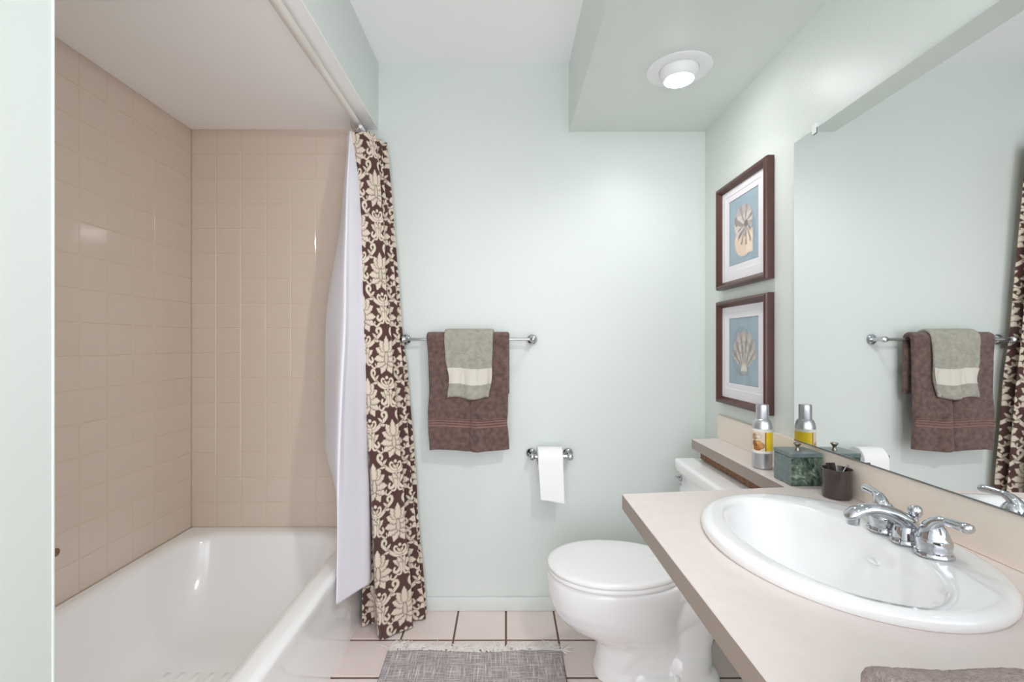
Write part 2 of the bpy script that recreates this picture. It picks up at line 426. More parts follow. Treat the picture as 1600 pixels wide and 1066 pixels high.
def damask(h=.001):
    """one repeat of the printed pattern, painted petal by petal; returns an (ny, nx) array 0 brown .. 1 cream"""
    W, H = .22, .34; nx, ny = int(W/h), int(H/h)
    X, Y = np.meshgrid((np.arange(nx)+.5)*h, (np.arange(ny)+.5)*h)
    I = np.zeros((ny, nx))
    def petal(cx, cy, bx, by, tx, ty, wd, scal=.12, nsc=4, line=.0028, shade=1.0):
        for ox in (-W, 0, W):
            for oy in (-H, 0, H):
                x = X-cx-ox-bx; y = Y-cy-oy-by
                dx, dy = tx-bx, ty-by; L = math.hypot(dx, dy)
                s = (x*dx+y*dy)/L/L; n = (x*-dy+y*dx)/L
                if not ((s > -.3) & (s < 1.3) & (abs(n) < wd*2)).any(): continue
                sc = np.clip(s, 0, 1)
                r = wd*np.sin(PI*sc**.72)**.75*(1-scal*abs(np.sin(PI*nsc*sc))) 
                dd = abs(n)-r
                out = (s > -.03) & (s < 1.03) & (dd < line)
                I[out] = 0
                inn = (s > 0) & (s < 1) & (dd < 0)
                v = shade*(.88+.12*np.cos(n/wd*3.))-.10*np.exp(-(n/.0012)**2)*(s < .8)
                I[inn] = v[inn]
    def stroke(cx, cy, pts, w0, w1, shade=1.0, line=.002):
        P = catmull(pts, 40); r = np.linspace(w0, w1, 40)
        for ox in (-W, 0, W):
            for oy in (-H, 0, H):
                m = np.full(X.shape, 9.)
                for p, q in zip(P, r): m = np.minimum(m, np.hypot(X-cx-ox-p[0], Y-cy-oy-p[1])-q)
                I[(m < line) & (m >= 0)] *= .3
                I[m < 0] = shade
    def disc(cx, cy, x, y, r, v=1.0):
        for ox in (-W, 0, W):
            for oy in (-H, 0, H):
                d = np.hypot(X-cx-ox-x, Y-cy-oy-y); I[d < r+.0016] = 0; I[d < r] = v
    for cx, cy in ((.055, .085), (.165, .255)):
        # y grows downwards
        for s in (1, -1):
            petal(cx, cy, s*.003, .022, s*.026, .074, .019, .22, 3)           # drooping lower pair
            petal(cx, cy, s*.002, .016, s*.054, .048, .018, .25)
            petal(cx, cy, 0, .008, s*.064, .014, .0195, .25)                  # middle pair
            petal(cx, cy, 0, -.004, s*.054, -.030, .0205, .25)                # upper pair
        for s in (1, -1): petal(cx, cy, s*.004, -.014, s*.034, -.062, .0195, .25)
        petal(cx, cy, 0, -.012, 0, -.080, .0185, .28, 4)                       # crown
        petal(cx, cy, 0, .034, 0, -.016, .0105, .25, 4, shade=.9)             # heart
        for s in (1, -1):
            # big scroll below the palmette, curling outward at the top
            stroke(cx, cy, [(s*.066, .077), (s*.062, .069), (s*.070, .059), (s*.083, .062), (s*.084, .078), (s*.068, .094), (s*.050, .110), (s*.026, .126), (0, .131)], .0046, .0085)
            petal(cx, cy, s*.062, .098, s*.040, .080, .0065, .2, 2)
            petal(cx, cy, s*.048, .110, s*.082, .112, .006, .2, 2)
            stroke(cx, cy, [(0, .124), (s*.016, .120), (s*.027, .106), (s*.022, .094), (s*.013, .097)], .0052, .0036)
            petal(cx, cy, 0, .117, s*.014, .102, .006, .1, 2)
            # bud under it
            petal(cx, cy, 0, .172, s*.038, .148, .014, .25, 3)
            petal(cx, cy, 0, .168, s*.017, .138, .012, .25, 3)
            stroke(cx, cy, [(s*.006, .166), (s*.010, .182), (s*.026, .197), (s*.038, .190), (s*.033, .179)], .0072, .0044)
            stroke(cx, cy, [(s*.004, .168), (s*.004, .188), (s*.010, .206), (s*.026, .207)], .0058, .0032)
            stroke(cx, cy, [(s*.030, .212), (s*.044, .222), (s*.055, .215), (s*.052, .204)], .0042, .003)
        disc(cx, cy, 0, .090, .0066)
        petal(cx, cy, 0, .134, 0, .146, .005, .1, 2)
    return I, h

def damask_colors(U, V):
    I, h = damask(); ny, nx = I.shape
    # soften slightly and sample with wrap
    I = (I*2+np.roll(I, 1, 0)+np.roll(I, -1, 0)+np.roll(I, 1, 1)+np.roll(I, -1, 1))/6
    x = (U/h) % nx; y = (V/h) % ny
    i0 = x.astype(int) % nx; j0 = y.astype(int) % ny; i1 = (i0+1) % nx; j1 = (j0+1) % ny; fx = x-np.floor(x); fy = y-np.floor(y)
    v = I[j0, i0]*(1-fx)*(1-fy)+I[j0, i1]*fx*(1-fy)+I[j1, i0]*(1-fx)*fy+I[j1, i1]*fx*fy
    c0 = np.array(srgb(74, 42, 36)[:3]); c1 = np.array(srgb(216, 203, 184)[:3])
    return c0+(c1-c0)*np.clip(v, 0, 1)[..., None]

def build_curtain():
    top = [(-.655, 2.035), (-.640, 1.985), (-.628, 1.935), (-.600, 1.918), (-.565, 1.925), (-.532, 1.945), (-.545, 1.975), (-.520, 1.990), (-.548, 2.010), (-.512, 2.030), (-.560, 2.048), (-.600, 2.060), (-.640, 2.062)]
    bot = [(-.570, 2.000), (-.588, 1.945), (-.558, 1.968), (-.535, 1.962), (-.497, 1.862), (-.440, 1.905), (-.378, 1.953), (-.428, 1.986), (-.343, 2.008), (-.392, 2.030), (-.340, 2.048), (-.420, 2.058), (-.500, 2.060)]
    # insert the front edge fold of the top at the same place along the cloth
    top = [(-.655, 2.035), (-.640, 1.995), (-.650, 1.965), (-.637, 1.950), (-.622, 1.922), (-.575, 1.925), (-.532, 1.943), (-.566, 1.970), (-.520, 1.988), (-.560, 2.008), (-.507, 2.030), (-.560, 2.048), (-.600, 2.060)]
    nu, nv = 380, 900
    T = catmull(top, nu); B = catmull(bot, nu)
    zt, zb = 2.038, .006
    s = np.linspace(0, 1, nv)
    e = s**1.02
    XY = T[:, None]*(1-e)[None, :, None]+B[:, None]*e[None, :, None]
    arc = lambda C: np.concatenate([[0], np.cumsum(np.linalg.norm(np.diff(C, axis=0), axis=1))])
    Lb = arc(B)
    # equal cloth length along the bottom
    Z = zt+(zb-zt)*s
    P = np.empty((nu, nv, 3)); P[..., :2] = XY; P[..., 2] = Z[None]
    P[..., 2] -= (.0)*(1-s)[None]
    r = np.random.default_rng(3)
    P[..., 0] += .0035*smooth_noise(nu, nv, 9, 10, r); P[..., 1] += .0025*smooth_noise(nu, nv, 9, 10, r)
    # gathered scallops of the top hem between the rings
    P[..., 2] -= (.010*abs(np.sin(np.linspace(0, 7*PI, nu))))[:, None]*np.clip(1-s*12, 0, 1)[None]
    P[..., 1] = np.minimum(P[..., 1], D-.012); P[..., 2] = np.maximum(P[..., 2], .006)
    i0 = int(nu*4/12)                          # the front vertical fold carries a palmette column close to it
    U = (Lb-Lb[i0])[:, None]*np.ones(nv)[None]+.055-.012
    V = (zt-Z)[None]*np.ones(nu)[:, None]+.02
    c = damask_colors(U, V)
    # stitched hem
    o = sheet('shower_curtain', P, .0012, M_curtain, None, edge=.002, colors=c)
    tag(o, 'brown and cream damask shower curtain gathered beside the tub', 'curtain')
build_curtain()

def build_liner():
    lv = [  # (z, control points along the cloth)
        (2.036, [(-.675, 2.005), (-.662, 1.975), (-.650, 1.955), (-.640, 1.935), (-.630, 1.920), (-.624, 1.925), (-.616, 1.94), (-.60, 1.965), (-.61, 1.985)]),
        (1.70, [(-.645, 2.00), (-.650, 1.96), (-.662, 1.930), (-.650, 1.880), (-.613, 1.815), (-.603, 1.838), (-.590, 1.89), (-.585, 1.93), (-.60, 1.965)]),
        (1.25, [(-.665, 1.99), (-.680, 1.93), (-.715, 1.895), (-.690, 1.850), (-.605, 1.762), (-.596, 1.80), (-.580, 1.868), (-.565, 1.915), (-.57, 1.95)]),
        (.78, [(-.655, 1.98), (-.670, 1.90), (-.700, 1.860), (-.680, 1.800), (-.593, 1.668), (-.581, 1.71), (-.566, 1.80), (-.552, 1.87), (-.56, 1.94)]),
        (.50, [(-.612, 1.97), (-.605, 1.90), (-.598, 1.85), (-.594, 1.76), (-.589, 1.655), (-.575, 1.70), (-.556, 1.79), (-.540, 1.855), (-.55, 1.93)]),
        (.25, [(-.582, 1.97), (-.580, 1.90), (-.582, 1.83), (-.586, 1.75), (-.5885, 1.645), (-.573, 1.70), (-.550, 1.78), (-.534, 1.845), (-.545, 1.92)])]
    nu, nv = 130, 240
    zs = np.array([l[0] for l in lv]); C = np.array([catmull(l[1], nu) for l in lv])
    zz = np.linspace(2.036, .25, nv)
    # monotone interpolation of the levels along z
    P = np.empty((nu, nv, 3))
    from_top = (2.036-zs)
    for d_ in range(2):
        for i in range(nu):
            y = C[:, i, d_]; x = from_top; q = 2.036-zz
            dm = np.diff(y)/np.diff(x); mm = np.empty(len(y)); mm[0] = dm[0]; mm[-1] = dm[-1]
            mm[1:-1] = np.where(dm[:-1]*dm[1:] > 0, 2*dm[:-1]*dm[1:]/(dm[:-1]+dm[1:]+1e-12), 0)
            k = np.clip(np.searchsorted(x, q)-1, 0, len(x)-2); h = x[k+1]-x[k]; t = (q-x[k])/h
            P[i, :, d_] = (2*t**3-3*t**2+1)*y[k]+(t**3-2*t**2+t)*h*mm[k]+(-2*t**3+3*t**2)*y[k+1]+(t**3-t**2)*h*mm[k+1]
    P[..., 2] = zz[None]
    r = np.random.default_rng(5)
    P[..., 1] += .0025*smooth_noise(nu, nv, 8, 9, r)
    P[..., 2] += (.004*np.sin(np.linspace(0, 9, nu))+.022-.055*np.clip(np.linspace(-1, 1, nu), 0, 1))[:, None]*np.clip((np.linspace(0, 1, nv)-.8)*5, 0, 1)[None]
    o = sheet('curtain_liner', P, .0010, M_liner, None, edge=.003)
    tag(o, 'plain white shower curtain liner hanging over the tub edge', 'liner')
build_liner()

# ------------------------------------------------------------------ countertop with ledge, backsplash, mirror
SCX, SCY = .612, .893
ZT = .787
def build_counter():
    t = empty('countertop', (.6, .6, ZT), 'beige laminate vanity counter with narrow ledge running over the toilet tank', 'countertop')
    yn = -.55
    poly = [(.298, yn), (XR-.0006, yn), (XR-.0006, 1.928), (.752, 1.912), (.750, 1.268), (.298, 1.212)]
    bm = bmesh.new()
    lo = [bm.verts.new((x, y, ZT-.038)) for x, y in poly]; hi = [bm.verts.new((x, y, ZT)) for x, y in poly]
    n = len(poly)
    for i in range(n):
        f = bm.faces.new((lo[i], lo[(i+1) % n], hi[(i+1) % n], hi[i])); f.material_index = 1
    bm.faces.new(hi); bm.faces.new(lo[::-1])
    bmesh.ops.bevel(bm, geom=[e for e in bm.edges if all(abs(v.co.z-ZT) < 1e-6 for v in e.verts)], offset=.0015, segments=1, affect='EDGES')
    o = from_bm('worktop', bm, None, t, smooth=False); o.data.materials.append(M_lam); o.data.materials.append(M_lamedge)
    cut = loft('cut', [ell(SCX, SCY, .203, .255, ZT-.1, 72), ell(SCX, SCY, .203, .255, ZT+.1, 72)], M_lamedge)
    md = o.modifiers.new('hole', 'BOOLEAN'); md.operation = 'DIFFERENCE'; md.object = cut; md.solver = 'EXACT'
    dg = bpy.context.evaluated_depsgraph_get(); dg.update()
    me2 = bpy.data.meshes.new_from_object(o.evaluated_get(dg)); o.modifiers.clear(); o.data = me2; bpy.data.objects.remove(cut)
    box('backsplash', (XR-.013, XR-.0006, yn, 1.938, ZT, ZT+.096), M_splash, t, bev=.0015, seg=1)
    box('ledge_support', (.782, XR-.0005, 1.262, 1.90, ZT-.0755, ZT-.0385), M_wood, t)
    box('ledge_support', (.62, XR-.0005, 1.195, 1.213, ZT-.125, ZT-.0385), M_wood, t)
    box('light_block_panel', (.36, XR-.001, .42, .44, .0, ZT-.0385), M_lamedge, t)  # added unseen panel, blocks light to darken the floor under the counter
    return t
build_counter()
XM = .8635
mir = empty('mirror', (XR, .45, .885), 'frameless wall mirror above the beige backsplash', 'mirror')
box('glass_sheet', (XM, XR-.0065, -.7, 1.418, ZT+.097, 1.772), M_mirror, mir, bev=.0008, seg=1)
box('backing', (XR-.0064, XR-.0005, -.7, 1.4175, ZT+.097, 1.7715), M_mirrorside, mir)
for y in (1.322, .35):
    bm = bmesh.new(); bm_box(bm, XM-.004, XR-.001, y-.009, y+.009, 1.7725, 1.785, .0012, 1); bm_box(bm, XM-.004, XM-.0005, y-.009, y+.009, 1.757, 1.775, .0012, 1)
    from_bm('mirror_clip', bm, M_clear, mir, smooth=False)
box('edge_channel', (XM-.0008, XR-.0005, -.7, 1.418, ZT+.0962, ZT+.099), M_mirrorside, mir)

# ------------------------------------------------------------------ sink and faucet
def build_sink():
    t = empty('sink', (SCX, SCY, ZT), 'white oval self-rimming sink set in the beige counter', 'sink')
    R = []
    A = [(SCX, .214, .266, .0005), (SCX, .2165, .269, .006), (SCX, .216, .2685, .013), (SCX, .212, .264, .0185), (SCX, .204, .256, .0215), (SCX, .196, .248, .022)]
    for cx, a, b, z in A: R.append(ell(cx, SCY, a, b, ZT+z, 96))
    I = [(.586, .150, .238, .0212), (.5835, .144, .2345, .0205), (.581, .138, .229, .0185), (.5805, .1335, .2255, .0155), (.580, .130, .222, .0115), (.5795, .126, .2185, .006), (.579, .122, .215, .000), (.578, .113, .203, -.027), (.578, .103, .184, -.06),
         (.579, .089, .156, -.095), (.580, .066, .114, -.122), (.581, .038, .062, -.136), (.581, .021, .021, -.139)]
    for i, (cx, a, b, z) in enumerate(I): R.append(ell(cx, SCY-.006*max(0, 1-i/8), a, b, ZT+z, 96))
    loft('basin', R, M_porc, t, cap0=False, cap1=True)
    lathe('drain_ring', [(.0, .0), (.021, .0), (.0225, .002), (.018, .0035), (.012, .001), (0, .001)], (.581, SCY, ZT-.1395), M_chrome, t, n=32)
    # overflow slot on the faucet side of the bowl
    c = Vector((.6902, .890, ZT-.023)); nrm = Vector((-.93, 0, .36)).normalized(); ax = Vector((0, 1, 0)); up = nrm.cross(ax)
    rg = []
    for sc, h in ((1.25, -.001), (1.25, .0012), (1.0, .0016), (.9, -.0004)):
        rg.append([c+ax*(.0125*sc*math.cos(a))+up*(.0045*sc*math.sin(a))+nrm*h for a in np.linspace(0, 2*PI, 28, endpoint=False)])
    o = loft('overflow_slot', [[tuple(p) for p in r] for r in rg], M_porc, t); tag(o, 'oval overflow hole in the bowl')
build_sink()

def build_faucet():
    zd = ZT+.0215
    t = empty('faucet', (.735, .868, zd), 'chrome two handle faucet on the back rim of the sink', 'faucet')
    bell = [(0, 0), (.0268, 0), (.0278, .003), (.0262, .0068), (.0242, .0078), (.0236, .0105), (.0250, .016), (.0256, .024), (.0248, .0285), (.0230, .0305), (.0222, .034), (.0196, .041), (.0160, .048), (.0120, .053), (.0, .055)]
    def handle(x, y, s):
        h = lathe('handle', bell, (x, y, zd), M_chrome, t, n=36, auto=30)
        # lever rises out of the bell and arches away from the spout, flared at the end
        p = [(x-.006, y-s*.004, zd+.034), (x-.005, y-s*.000, zd+.049), (x-.002, y+s*.009, zd+.0605), (x+.001, y+s*.020, zd+.0648), (x+.002, y+s*.023, zd+.0650), (x+.004, y+s*.038, zd+.0655), (x+.006, y+s*.052, zd+.0655), (x+.0065, y+s*.058, zd+.0650), (x+.0068, y+s*.0605, zd+.0648)]
        l = tube('lever', p, [(.0150, .0135), (.0145, .0120), (.0110, .0090), (.0078, .0068), (.0074, .0066), (.0090, .0074), (.0104, .0082), (.0088, .0070), (.003, .0025)], M_chrome, h, n=20, sub=6)
        return h
    handle(.737, .815, -1); handle(.737, .922, 1)
    x, y = .737, .8685
    sp = lathe('spout', [(0, 0), (.0265, 0), (.0275, .003), (.0258, .007), (.0238, .008), (.0232, .011), (.0225, .020), (.0195, .032), (.015, .040), (.0, .042)], (x, y, zd), M_chrome, t, n=36, auto=30)
    p = [(x+.010, y, zd+.006), (x+.004, y, zd+.026), (x-.016, y, zd+.044), (x-.040, y, zd+.055), (x-.066, y, zd+.060), (x-.090, y, zd+.0565), (x-.106, y, zd+.0465), (x-.110, y, zd+.040)]
    tube('spout_arm', p, [(.0200, .0170), (.0205, .0165), (.0180, .0145), (.0150, .0115), (.0140, .0105), (.0145, .0105), (.0125, .009), (.004, .003)], M_chrome, sp, n=24, sub=8)
    lathe('aerator', [(0, 0), (.0098, 0), (.0105, .003), (.0105, .014), (0, .014)], (x-.100, y, zd+.0325), M_chrome, sp, n=24)
    lathe('lift_knob', [(0, 0), (.0042, 0), (.0040, .020), (.0058, .026), (.0052, .030), (.0088, .033), (.0112, .039), (.0108, .046), (.0070, .0515), (0, .053)], (x+.015, y+.001, zd+.014), M_chrome, sp, n=24, auto=60)
build_faucet()

# ------------------------------------------------------------------ things on the counter and ledge
def build_can():
    x, y = .797, 1.470; ZT = globals()['ZT']+.0003
    t = empty('spray_can', (x, y, ZT), 'silver spray can with yellow picture label on the counter ledge', 'can')
    lathe('body', [(0, 0), (.0265, 0), (.0285, .002), (.0285, .050)] + [(.0285, .052), (.0285, .120), (.0283, .126), (.0274, .134), (.0250, .143), (.0215, .149), (.0185, .1515), (.0, .152)], (x, y, ZT), M_alu, t, n=48)
    lathe('cap', [(0, 0), (.0180, 0), (.0182, .002), (.0180, .030), (.0178, .0435), (.0165, .0455), (.0, .0458)], (x, y, ZT+.151), M_alu, t, n=40)
    nu, nv = 120, 50
    th = np.linspace(-PI, PI, nu); h = np.linspace(.048, .122, nv)
    P = np.stack([x+.0289*np.cos(th)[:, None]*np.ones(nv), y+.0289*np.sin(th)[:, None]*np.ones(nv), ZT+h[None]*np.ones((nu, 1))], -1)
    # the side turned to the camera is at about -118 degrees
    ang = (np.degrees(th)+118+180) % 360-180; A = ang[:, None]*np.ones(nv); Hh = h[None]*np.ones((nu, 1))
    c = np.empty((nu, nv, 3)); c[:] = srgb(240, 238, 230)[:3]
    band = (Hh > .057) & (Hh < .113)
    c[band] = srgb(246, 214, 40)[:3]
    pic = band & (A > -78) & (A < 14)
    c[pic] = srgb(233, 214, 188)[:3]
    for (ca, ch, ra, rh, col) in ((-30, .066, 26, .010, (176, 110, 52)), (-5, .072, 18, .010, (208, 150, 84)), (-45, .078, 20, .009, (150, 92, 48)), (-22, .081, 16, .007, (224, 170, 100)), (-48, .098, 20, .010, (186, 150, 120)), (-20, .100, 20, .008, (236, 222, 204))):
        q = ((A-ca)/ra)**2+((Hh-ch)/rh)**2; k = pic & (q < 1); c[k] = srgb(*col)[:3]
        k = pic & (q > .45) & (q < .8); c[k] = np.array(srgb(*col)[:3])*.6
    k = band & (abs(A-18) < 4); c[k] = srgb(150, 90, 46)[:3]
    k = band & (abs(A+84) < 3); c[k] = srgb(120, 70, 40)[:3]
    me = grid_mesh('label_wrap', P, colors=c); link('label_wrap', me, M_label, t)
build_can()

def build_marble_box():
    cx, cy = .812, 1.318
    t = empty('marble_box', (cx, cy, ZT), 'green marble box with lid and pewter knob beside the spray can', 'box')
    bd = box('body', (cx-.042, cx+.042, cy-.042, cy+.042, ZT+.0003, ZT+.0765), M_marble, t, bev=.0012, seg=1)
    bd.data.materials.append(M_slate)                      # the side panel facing the room is cut from greyer stone
    for p in bd.data.polygons:
        if p.normal.x < -.9: p.material_index = 1
    ld = box('lid', (cx-.043, cx+.043, cy-.043, cy+.043, ZT+.0770, ZT+.0885), M_slate, t, bev=.0012, seg=1)
    lathe('knob', [(0, 0), (.0072, 0), (.0070, .0012), (.0042, .006), (.0042, .010), (.0075, .015), (.0098, .0175), (.0098, .0195), (.007, .0212), (0, .0214)], (cx, cy, ZT+.0885), M_knob, ld, n=28)
build_marble_box()

def build_cup():
    x, y = .8295, 1.186
    o = lathe('candle_cup', [(0, 0), (.0290, 0), (.0315, .002), (.0325, .006), (.0338, .071), (.0342, .0725), (.0330, .0728), (.0320, .071), (.0300, .012), (0, .010)], (x, y, ZT+.0003), M_blackglass, None, n=56)
    tag(o, 'glossy brown-black cup holding small items, next to the faucet', 'cup')
    o = box('makeup_compact', (-.017, .017, -.0035, .0035, -.026, .026), M_black, None, bev=.002)
    o.location = (x-.006, y+.008, ZT+.058); o.rotation_euler = (-.25, .12, .5)
    tag(o, 'small black flat case standing in the brown-black cup', 'case')
    o = box('foil_strip', (-.0045, .0045, -.0012, .0012, -.032, .032), M_silver, None, bev=.0005, seg=1)
    o.location = (x+.008, y-.006, ZT+.055); o.rotation_euler = (.15, .55, .35)
    tag(o, 'thin silver strip leaning in the brown-black cup', 'strip')
build_cup()

def build_folded_towel():
    # flattened spiral fold seen from its end; x is the fold axis
    pts = [(.26, .022), (.40, .022), (.452, .024), (.468, .040), (.455, .060), (.40, .064), (.28, .064), (.18, .063), (.150, .046), (.165, .020), (.22, .0125), (.33, .011), (.44, .010), (.485, .020), (.492, .045), (.478, .076), (.43, .084), (.30, .086), (.17, .084), (.135, .075)]
    pts = [(y, .004+z*.93) for y, z in pts]
    n, k = 240, 170
    C = catmull(pts, n); X = np.linspace(.343, .70, k)
    P = np.empty((n, k, 3)); P[..., 0] = X[None]; P[..., 1] = C[:, 0:1]-.040; P[..., 2] = ZT+.003+C[:, 1:2]*.95
    r = np.random.default_rng(11)
    sag = .004*smooth_noise(n, k, 6, 5, r)
    P[..., 2] += sag*np.clip((C[:, 1:2]-.03)*30, 0, 1); P[..., 1] += .003*smooth_noise(n, k, 6, 5, r)
    P[..., 0] += .006*smooth_noise(n, k, 10, 2, r)
    P[..., 2] -= np.clip((X[None]-.47)*30, 0, 1)*.004*np.clip((C[:, 1:2]-.03)*30, 0, 1)
    P[..., 2] = np.maximum(P[..., 2], ZT+.0075)
    o = sheet('folded_towel', P, .0125, M_taupe, None, edge=.006, fuzz=.0012, seed=4)
    tag(o, 'taupe terry towel folded on the counter in front of the sink', 'towel')
build_folded_towel()

# ------------------------------------------------------------------ toilet
def voxel(objs, name, m, parent, size=.005, it=16):
    bm = bmesh.new()
    for o in objs:
        bm.from_mesh(o.data); bpy.data.objects.remove(o)
    me = bpy.data.meshes.new(name); bm.to_mesh(me); bm.free()
    o = bpy.data.objects.new(name, me); COL.objects.link(o)
    md = o.modifiers.new('remesh', 'REMESH'); md.mode = 'VOXEL'; md.voxel_size = size
    s = o.modifiers.new('smooth', 'SMOOTH'); s.factor = .5; s.iterations = it
    dg = bpy.context.evaluated_depsgraph_get(); dg.update()
    me2 = bpy.data.meshes.new_from_object(o.evaluated_get(dg)); bpy.data.objects.remove(o)
    me2.materials.clear()
    return link(name, me2, m, parent)

def build_toilet():
    ty = 1.694
    t = empty('toilet', (.5, ty, 0), 'white two-piece toilet with closed lid under the counter ledge', 'toilet')
    def ring(z, x0, x1, hw, p=2.0, cxf=.47, n=64):
        cx = x0+(x1-x0)*cxf; a, a2 = cx-x0, x1-cx
        return ell(cx, ty, a, hw, z, n, p, a2)
    tmp = []
    # bowl and pedestal
    prof = [(0, .312, .70, .100, 2.6), (.02, .315, .70, .098, 2.6), (.05, .322, .69, .090, 2.5), (.10, .328, .68, .088, 2.3), (.125, .322, .66, .094, 2.2), (.145, .290, .65, .106, 2.1), (.165, .248, .645, .122, 2.0), (.19, .206, .64, .140, 2.0), (.22, .178, .64, .155, 2.0), (.26, .160, .64, .168, 2.0), (.30, .152, .645, .174, 2.0), (.33, .150, .65, .1755, 2.0), (.350, .150, .65, .1765, 2.0), (.360, .155, .65, .172, 2.0)]
    tmp.append(loft('b', [ring(*q) for q in prof], M_porc))
    # shelf that carries the tank, column under it
    bm = bmesh.new(); bm_box(bm, .56, .862, ty-.115, ty+.115, .300, .365, .025, 3); tmp.append(from_bm('b', bm, M_porc))
    tmp.append(loft('b', [ell(.645, ty, .08, .084, 0.01, 40, 3), ell(.645, ty, .078, .084, .12, 40, 3), ell(.65, ty, .090, .092, .20, 40, 3), ell(.68, ty, .12, .100, .28, 40, 3), ell(.70, ty, .14, .112, .34, 40, 3)], M_porc))
    # foot with the floor bolts and the trapway swelling on both sides
    tmp.append(loft('b', [ell(.585, ty, .155, .120, .0, 48, 4), ell(.585, ty, .155, .120, .030, 48, 4), ell(.585, ty, .146, .110, .044, 48, 4)], M_porc))
    for s in (-1, 1):
        tmp.append(loft('b', tube_rings([(.40, ty+s*.045, .05), (.44, ty+s*.050, .12), (.51, ty+s*.054, .185), (.60, ty+s*.056, .235), (.69, ty+s*.048, .265), (.78, ty+s*.045, .315)], [.040, .044, .048, .048, .048, .046], 20, 6, up=(0, 1, 0)), M_porc))
        tmp.append(loft('b', [ell(.625, ty+s*.060, .082, .050, .02, 32), ell(.625, ty+s*.060, .080, .049, .07, 32), ell(.625, ty+s*.058, .066, .040, .102, 32), ell(.625, ty+s*.054, .036, .022, .118, 32)], M_porc))
    voxel(tmp, 'bowl', M_porc, t)
    # seat ring and lid
    def egg(sc, z, dx=0):
        e = ell(.365, ty, .216*sc, .1835*sc, z, 96, 2.0, .262*sc)
        e[:, 0] = np.minimum(e[:, 0], .595+dx); return e
    loft('seat', [egg(.96, .3615), egg(.985, .364), egg(.99, .371), egg(.985, .3765), egg(.95, .379)], M_seat, t, auto=60)
    loft('lid', [egg(.95, .3805), egg(.985, .3815), egg(.995, .386), egg(.99, .392), egg(.97, .3965), egg(.90, .3990), egg(.5, .4010), egg(.1, .4015)], M_seat, t, auto=60)
    for s in (-1, 1):
        box('hinge', (.585, .625, ty+s*.075-.018, ty+s*.075+.018, .364, .397), M_seat, t, bev=.006, seg=3)
        lathe('bolt_cap', [(.0, 0), (.0125, 0), (.0125, .008), (.0095, .0145), (.004, .0175), (0, .018)], (.575, ty+s*.1035, .040), M_seat, t, n=24)
    # tank, slightly wider at the top, and its lid
    y0, y1 = 1.470, 1.936; tc = .778
    tr = [ell(tc, (y0+y1)/2, .074, (y1-y0)/2-.018, .366, 72, 7), ell(tc, (y0+y1)/2, .078, (y1-y0)/2-.014, .372, 72, 7), ell(tc, (y0+y1)/2, .086, (y1-y0)/2, .664, 72, 7), ell(tc, (y0+y1)/2, .084, (y1-y0)/2-.003, .667, 72, 7)]
    loft('tank', tr, M_porc, t, auto=50)
    lr = [(.088, 0.004, .6675), (.0945, .009, .6695), (.0955, .0105, .675), (.0955, .0105, .698), (.0940, .009, .703), (.090, .005, .7062), (.075, -.02, .7075)]
    loft('tank_lid', [ell(tc-.003, (y0+y1)/2, a, (y1-y0)/2+e, z, 72, 8) for a, e, z in lr], M_porc, t, auto=60)
    h = lathe('flush_handle', [(0, 0), (.013, 0), (.0135, .004), (.011, .008), (.007, .010), (.0065, .018), (0, .018)], (.694, 1.880, .640), M_chrome, t, axis='-x', n=24)
    tube('lever', [(.678, 1.880, .640), (.673, 1.873, .640), (.672, 1.850, .637), (.672, 1.823, .632), (.673, 1.814, .630)], [(.006, .007), (.006, .008), (.005, .007), (.0055, .008), (.002, .003)], M_chrome, h, n=14, sub=5)
build_toilet()

# ------------------------------------------------------------------ towel bar, towels, paper holder
YBAR, ZBAR = 2.018, 1.190
def post(name, x, parent, y1, z, r=.0165, ax='x'):
    p = lathe(name, [(0, 0), (r*1.35, 0), (r*1.4, .004), (r*1.15, .010), (r*.6, .016), (r*.5, .030), (r*.62, D-y1-.012), (r*.85, D-y1), (r*.75, D-y1+.010), (r*.3, D-y1+.015), (0, D-y1+.0155)], (x, D-.0005, z), M_chrome, parent, axis='-y', n=32, auto=45)
    return p
tb = empty('towel_bar', (-.15, D, ZBAR), 'chrome towel bar mounted on the pale green wall', 'towel bar')
lathe('bar', [(.0, 0), (.0065, 0), (.0065, .553), (0, .553)], (-.437, YBAR, ZBAR), M_chrome, tb, axis='x', n=24)
post('end_post', -.437, tb, YBAR, ZBAR); post('end_post', .116, tb, YBAR, ZBAR)

